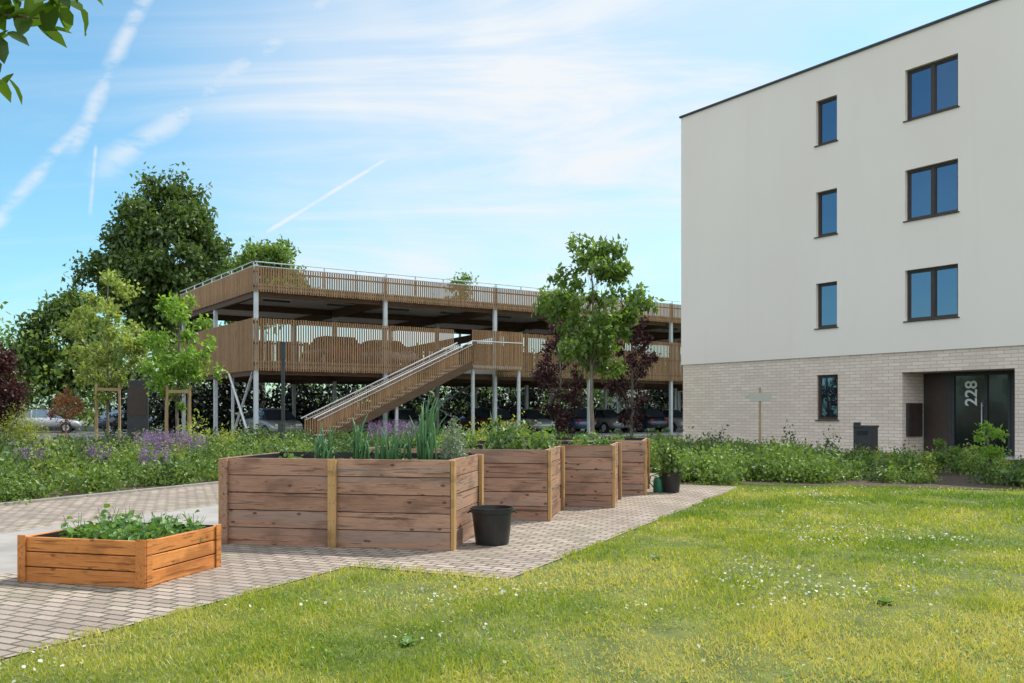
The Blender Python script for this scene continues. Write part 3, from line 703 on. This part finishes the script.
def overhang():
    e=empty('overhanging_tree',(-3.9,3.3,0)); b=MB(); r=np.random.default_rng(9)
    b.tube([(0,0,-.1),(.05,0,1.2),(.0,.05,2.4),(.1,0,3.6),(.1,.05,4.6)],[.13,.10,.085,.05,.02],bark,12)
    pos=[]
    def branch(pts,rad,leaf_from=.3,nl=60,spread=.13):
        b.tube(pts,rad,bark,7); pv=[Vector(p) for p in pts]
        for _ in range(nl):
            f=r.uniform(leaf_from,1)*(len(pv)-1); i=min(int(f),len(pv)-2); p=pv[i].lerp(pv[i+1],f-i); pos.append(np.array(p)+r.normal(0,spread,3))
    branch([(0,0,2.2),(.9,-.1,2.75),(1.8,-.2,2.74),(2.32,-.28,2.66)],[.05,.03,.012,.003],.35,120,.045)
    branch([(.9,-.1,2.75),(1.7,-.2,2.60),(2.16,-.25,2.49)],[.02,.010,.003],.4,75,.045)
    branch([(1.5,-.2,2.78),(2.1,-.25,2.80),(2.46,-.3,2.72)],[.012,.007,.002],.2,40,.04)
    for i in range(24):
        a=r.uniform(1.4,5.); z0=r.uniform(2.4,4.3); L=r.uniform(.8,1.6)
        branch([(0.05,0,z0),(math.cos(a)*L*.5,math.sin(a)*L*.5,z0+.3),(math.cos(a)*L,math.sin(a)*L,z0+.35)],[.025,.014,.004],.2,60,.17)
    b.obj('trunk_and_limbs',e,smooth=True); pos=np.array(pos); k=len(pos)
    scatter('foliage',HLEAF_V,HLEAF_F,pos,rotm(r.uniform(0,6.28,k),r.normal(-.5,.5,k),r.normal(0,.5,k)),r.uniform(.07,.115,k),r.random(k),leafmat('leaf_near',(.035,.08,.010),(.11,.19,.024),trans=.45,G=1.1),e)
overhang()

# ---------------------------------------------------------------- shrub beds
def shrubs(name,L,per,leaf,mat):
    pos=[]
    for (x,y,r_,h) in L:
        m=int(per*(r_/.4)**1.6); d=rng.normal(size=(m,3)); d/=np.linalg.norm(d,axis=1)[:,None]; d[:,2]=np.abs(d[:,2])
        rr=rng.random(m)**.4*(1+.25*np.sin(5*np.arctan2(d[:,1],d[:,0])+x*7)); pos.append(np.c_[x+d[:,0]*r_*rr,y+d[:,1]*r_*rr,.01+d[:,2]*h*rr])
    pos=np.concatenate(pos);k=len(pos)
    scatter(name,LEAF_V,LEAF_F,pos,leafrot(k,1.),rng.uniform(.6,1.3,k)*leaf,rng.random(k),mat)
def spikes(name,L,num,mat,leaf=.03):
    pos=[]
    for (x,y,r_,h) in L:
        for _ in range(num):
            a=rng.uniform(0,6.28); q=r_*rng.random()**.5; hh=h*rng.uniform(.8,1.15); m=14
            pos.append(np.c_[x+math.cos(a)*q+rng.normal(0,.015,m),y+math.sin(a)*q+rng.normal(0,.015,m),hh-rng.uniform(0,.22,m)])
    pos=np.concatenate(pos);k=len(pos)
    scatter(name,LEAF_V,LEAF_F,pos,leafrot(k,1.),rng.uniform(.7,1.3,k)*leaf,rng.random(k),mat)
def rnw(n0,n1,w0,w1,k,hr,rr):
    out=[]
    for _ in range(k):
        p=nw(rng.uniform(n0,n1),rng.uniform(w0,w1))
        if abs(p[0])>.62*p[1]+2: continue
        out.append((p[0],p[1],rng.uniform(*rr),rng.uniform(*hr)))
    return out
Ls1=leafmat('shrub_green',(.05,.10,.02),(.14,.20,.04),trans=.35,G=1.75)
Ls2=leafmat('shrub_deep',(.030,.065,.016),(.08,.125,.032),trans=.3,G=1.5)
Ls3=leafmat('shrub_lime',(.13,.17,.03),(.26,.29,.06),trans=.4,G=1.7)
Ls4=leafmat('shrub_flower_purple',(.16,.08,.26),(.34,.22,.46),trans=.3,G=1.1)
shrubs('green_shrub_bed',rnw(-16,-12.3,5,19,120,(.3,.7),(.25,.55)),420,.075,Ls1)
shrubs('dark_shrub_bed',rnw(-24,-12.6,8,28,150,(.35,.8),(.35,.7)),420,.09,Ls2)
shrubs('lime_shrub_bed',rnw(-22,-12.4,6,24,60,(.4,.8),(.25,.5)),420,.07,Ls3)
shrubs('rear_shrub_bed',rnw(-17,-5.0,19.4,30,110,(.3,.72),(.4,.7)),330,.10,Ls1)
LV=[(P(165,19.5),19.5,.5,.85),(P(190,20.5),20.5,.4,.75),(P(150,21),21,.4,.8),(P(400,24),24,.5,1.0),(P(380,25),25,.4,.95),(P(155,17),17,.3,.6),(P(30,17),17,.3,.6),(P(95,18),18,.3,.6)]
shrubs('lavender_bush',LV,450,.05,Ls2); spikes('lavender_flowers',LV,120,Ls4)
shrubs('tall_green_shrub',[(P(195,22),22,.5,1.15),(P(520,24),24,.55,1.1),(P(20,40),40,1.,1.5),(P(480,23),23,.5,1.0),(P(505,21),21,.5,.95),(P(230,23),23,.4,.9)],900,.08,Ls3)
R1=[]
for _ in range(120):
    y=rng.uniform(16.6,23); x=rng.uniform(2.9+(y-17)*.45,6.3+(y-16)*.12); R1.append((x,y,rng.uniform(.3,.5),rng.uniform(.32,.62)))
shrubs('hedge_groundcover',R1,420,.08,Ls1)
shrubs('tall_grass_clumps',[(P(px,y),y,.3,h) for px,y,h in ((690,22,.95),(720,24,.9),(790,25,.95),(830,23,.85),(745,20,.75))],500,.08,Ls2)
R2=[]
for _ in range(120):
    y=rng.uniform(15.4,23); x=rng.uniform(6.3,14.6-(y-15)*.45)
    if y<16.5-(x-6)*.28: continue
    R2.append((x,y,rng.uniform(.2,.45),rng.uniform(.14,.5)))
shrubs('right_shrub_bed',R2,330,.08,Ls1)
shrubs('right_lime_plants',[(x+.3,y+.2,r_*.8,h*1.25) for x,y,r_,h in R2[::3]],330,.065,Ls3)
shrubs('right_dark_plants',[(x-.2,y+.1,r_*.9,h*1.1) for x,y,r_,h in R2[1::3]],330,.07,Ls2)
tree('young_shrub',P(988,17.5),17.5,1.25,.02,(.75,.36,.45),14,.13,55,.09,Lb,seed=22)
tree('young_shrub',P(945,19),19,.8,.02,(.5,.3,.3),10,.12,50,.08,Lm,seed=23)

# ---------------------------------------------------------------- street furniture
e=empty('street_lamp',(P(283,29.8),29.8,0)); b=MB()
b.tube([(0,0,0),(0,0,3.05)],[.06,.06],darkst,14); b.tube([(0,0,3.05),(0,0,3.6)],[.09,.09],darkst,16); b.tube([(0,0,0),(0,0,.12)],[.1,.09],darkst,14)
b.tube([(0,0,3.6),(0,0,3.63)],[.105,.095],darkst,16); b.obj('pole',e)
e=empty('bollard_light',(P(281,26),26,0)); b=MB(); b.tube([(0,0,0),(0,0,.95)],[.08,.08],darkst,14); b.tube([(0,0,.95),(0,0,1.02)],[.09,.085],darkst,14); b.obj('post',e)
e=empty('information_pillar',(P(138,31),31,0),.25); b=MB(); b.box(-.33,.33,-.1,.1,0.05,2.4,darkst); b.box(-.36,.36,-.13,.13,0,.048,concrete); b.box(-.28,.28,-.108,-.102,1.2,2.2,framem); b.obj('panel',e,bevel=.01)
e=empty('wooden_signpost',(P(760,29),29,0),-.5); b=MB(); b.tube([(0,0,0),(0,0,2.1)],[.04,.035],stakem,8); b.box(-.3,.34,-.065,-.04,1.66,1.92,signw); b.box(-.44,-.302,-.065,-.04,1.74,1.85,signw); b.obj('post_and_board',e,bevel=.004)
e=empty('litter_bin',(P(866,24.6),24.6,0),-.9); b=MB()
b.box(-.24,.24,-.19,.19,.10,.90,darkst); b.box(-.26,.26,-.21,.21,.903,.96,darkst); b.box(-.16,.16,-.197,-.192,.70,.82,black); b.box(-.05,.05,-.05,.05,0,.098,galv); b.box(-.28,-.245,-.16,.16,.2,1.04,darkst); b.obj('body',e,bevel=.015)

# distant pale building behind the garage
e=empty('distant_apartment_building',(11,90,0),.15); b=MB(); b.box(0,16,0,10,0,6.5,white); g=MB()
for i in range(6):
    for j in range(2):
        g.quad([(1.2+i*2.6,-.02,.9+j*3),(2.6+i*2.6,-.02,.9+j*3),(2.6+i*2.6,-.02,2.3+j*3),(1.2+i*2.6,-.02,2.3+j*3)],glass); b.box(1.1+i*2.6,2.7+i*2.6,-.08,-.003,.8+j*3,.88+j*3,framem)
b.box(-.2,16.2,-.2,10.2,6.502,6.7,darkst)
b.obj('walls',e); g.obj('windows',e)

# ---------------------------------------------------------------- light & sky
SX,SY,EL=.78,.62,52.
tosun=Vector((SX,SY,0)).normalized()*math.cos(math.radians(EL)); tosun.z=math.sin(math.radians(EL))
sl=bpy.data.lights.new('sun','SUN'); sl.energy=5.0; sl.angle=math.radians(.5); sl.color=(1,.93,.82)
so=bpy.data.objects.new('sun',sl); link(so); so.rotation_euler=tosun.to_track_quat('Z','Y').to_euler()
w=bpy.data.worlds.new('World'); S.world=w; w.use_nodes=True; nt=w.node_tree; nt.nodes.clear()
out=nt.nodes.new('ShaderNodeOutputWorld'); bg=nt.nodes.new('ShaderNodeBackground'); sky=nt.nodes.new('ShaderNodeTexSky')
sky.sky_type='NISHITA'; sky.sun_disc=False; sky.sun_elevation=math.radians(EL); sky.sun_rotation=math.atan2(SX,SY)
sky.air_density=1.; sky.dust_density=1.0; sky.ozone_density=1.5; sky.altitude=50
nt.links.new(mixc(nt,1.,sky.outputs[0],(.92,1.38,1.38),'MULTIPLY'),bg.inputs[0]); bg.inputs[1].default_value=.14
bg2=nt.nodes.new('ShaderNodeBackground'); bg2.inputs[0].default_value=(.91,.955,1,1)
tc=nt.nodes.new('ShaderNodeTexCoord'); nrm=nt.nodes.new('ShaderNodeVectorMath'); nrm.operation='NORMALIZE'; nt.links.new(tc.outputs['Generated'],nrm.inputs[0]); Dn=nrm.outputs[0]
sp=nt.nodes.new('ShaderNodeSeparateXYZ'); nt.links.new(Dn,sp.inputs[0])
zz=math_(nt,'ADD',math_(nt,'MAXIMUM',sp.outputs[2],0.),.18)
cx=nt.nodes.new('ShaderNodeCombineXYZ'); nt.links.new(math_(nt,'DIVIDE',sp.outputs[0],zz),cx.inputs[0]); nt.links.new(math_(nt,'DIVIDE',sp.outputs[1],zz),cx.inputs[1])
def mp(rot,sc):
    m=nt.nodes.new('ShaderNodeMapping'); nt.links.new(cx.outputs[0],m.inputs[0]); m.inputs['Rotation'].default_value=(0,0,rot); m.inputs['Scale'].default_value=sc; return m.outputs[0]
n1=noise(nt,mp(.5,(.55,1.5,1)),1.3,6,.62,.9); n2=noise(nt,mp(-.3,(1.2,.5,1)),.8,4,.55,.4)
def dot(v):
    n=nt.nodes.new('ShaderNodeVectorMath'); n.operation='DOT_PRODUCT'; nt.links.new(Dn,n.inputs[0]); n.inputs[1].default_value=tuple(v); return n.outputs['Value']
def pd(px,py): return Vector(((px-512)/F,1,(HZ-py)/F)).normalized()
glow=maprange(nt,dot(pd(540,90)),math.cos(.46),math.cos(.03),0,1)
c1=maprange(nt,n1,.42,.72,0,.65); c2=maprange(nt,n2,.38,.68,0,.45)
cl=math_(nt,'ADD',math_(nt,'MULTIPLY',c1,math_(nt,'ADD',math_(nt,'MULTIPLY',glow,.6),.45)),math_(nt,'MULTIPLY',glow,math_(nt,'ADD',math_(nt,'MULTIPLY',c2,.9),.34)),True)
fill_cloud=math_(nt,'MAXIMUM',maprange(nt,sp.outputs[1],.0,-.35,0,1),maprange(nt,sp.outputs[2],.60,.8,0,1))  # unseen bright cloud behind camera and overhead, added to fill the shaded facade
fill_fac=math_(nt,'MULTIPLY',fill_cloud,maprange(nt,n2,.30,.6,.45,.95))
cl=math_(nt,'MAXIMUM',cl,fill_fac)
nt.links.new(math_(nt,'ADD',.97,math_(nt,'MULTIPLY',fill_cloud,.5)),bg2.inputs[1])
wn=noise(nt,mp(.2,(1,1,1)),3.,3); wob=math_(nt,'MULTIPLY',math_(nt,'SUBTRACT',wn,.5),.022)
tex=noise(nt,mp(0,(1,1,1)),9,4,.65)
def trail(a,c,wd,amp,soft=.4):
    global cl
    da,dc=pd(*a),pd(*c); nn=da.cross(dc).normalized(); mid=(da+dc).normalized(); half=da.angle(dc)/2
    ds=math_(nt,'ABSOLUTE',math_(nt,'ADD',dot(nn),wob if wd>.006 else 0.))
    f=maprange(nt,ds,0.,wd,1,0); al=maprange(nt,dot(mid),math.cos(half*1.08),math.cos(half*.80),0,1)
    f=math_(nt,'MULTIPLY',math_(nt,'MULTIPLY',f,al),math_(nt,'MULTIPLY',maprange(nt,tex,.3,.62,soft,1.),amp))
    cl=math_(nt,'MAXIMUM',cl,f)
trail((175,-60),(68,158),.0125,.66,.1); trail((84,124),(-30,247),.010,.6,.1); trail((400,-52),(95,178),.020,.62,.15)
trail((398,152),(262,235),.005,.9,.6); trail((96,145),(90,215),.003,.55); trail((640,-60),(420,140),.06,.4,.1)
cl=math_(nt,'MULTIPLY',cl,maprange(nt,sp.outputs[2],-.01,.05,0,1))
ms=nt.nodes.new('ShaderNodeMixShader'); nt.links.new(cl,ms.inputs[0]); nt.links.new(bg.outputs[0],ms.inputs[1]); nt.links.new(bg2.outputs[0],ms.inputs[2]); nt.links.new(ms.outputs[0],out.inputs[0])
try: w.cycles.sampling_method='NONE'
except Exception as ex: print(ex)

# ---------------------------------------------------------------- camera
cd=bpy.data.cameras.new('camera'); cam=bpy.data.objects.new('camera',cd); link(cam); cam.location=(0,0,CH); cam.rotation_euler=(math.pi/2,0,0)
cd.sensor_width=36; cd.lens=F/1024*36; cd.shift_y=(HZ-341.5)/1024; cd.clip_end=4000; cd.clip_start=.05
S.camera=cam
S.view_settings.view_transform='Standard'; S.view_settings.look='None'; S.view_settings.exposure=0; S.view_settings.gamma=1
print('grass blades',ng,'polys',sum(len(o.data.polygons) for o in S.objects if o.type=='MESH'))
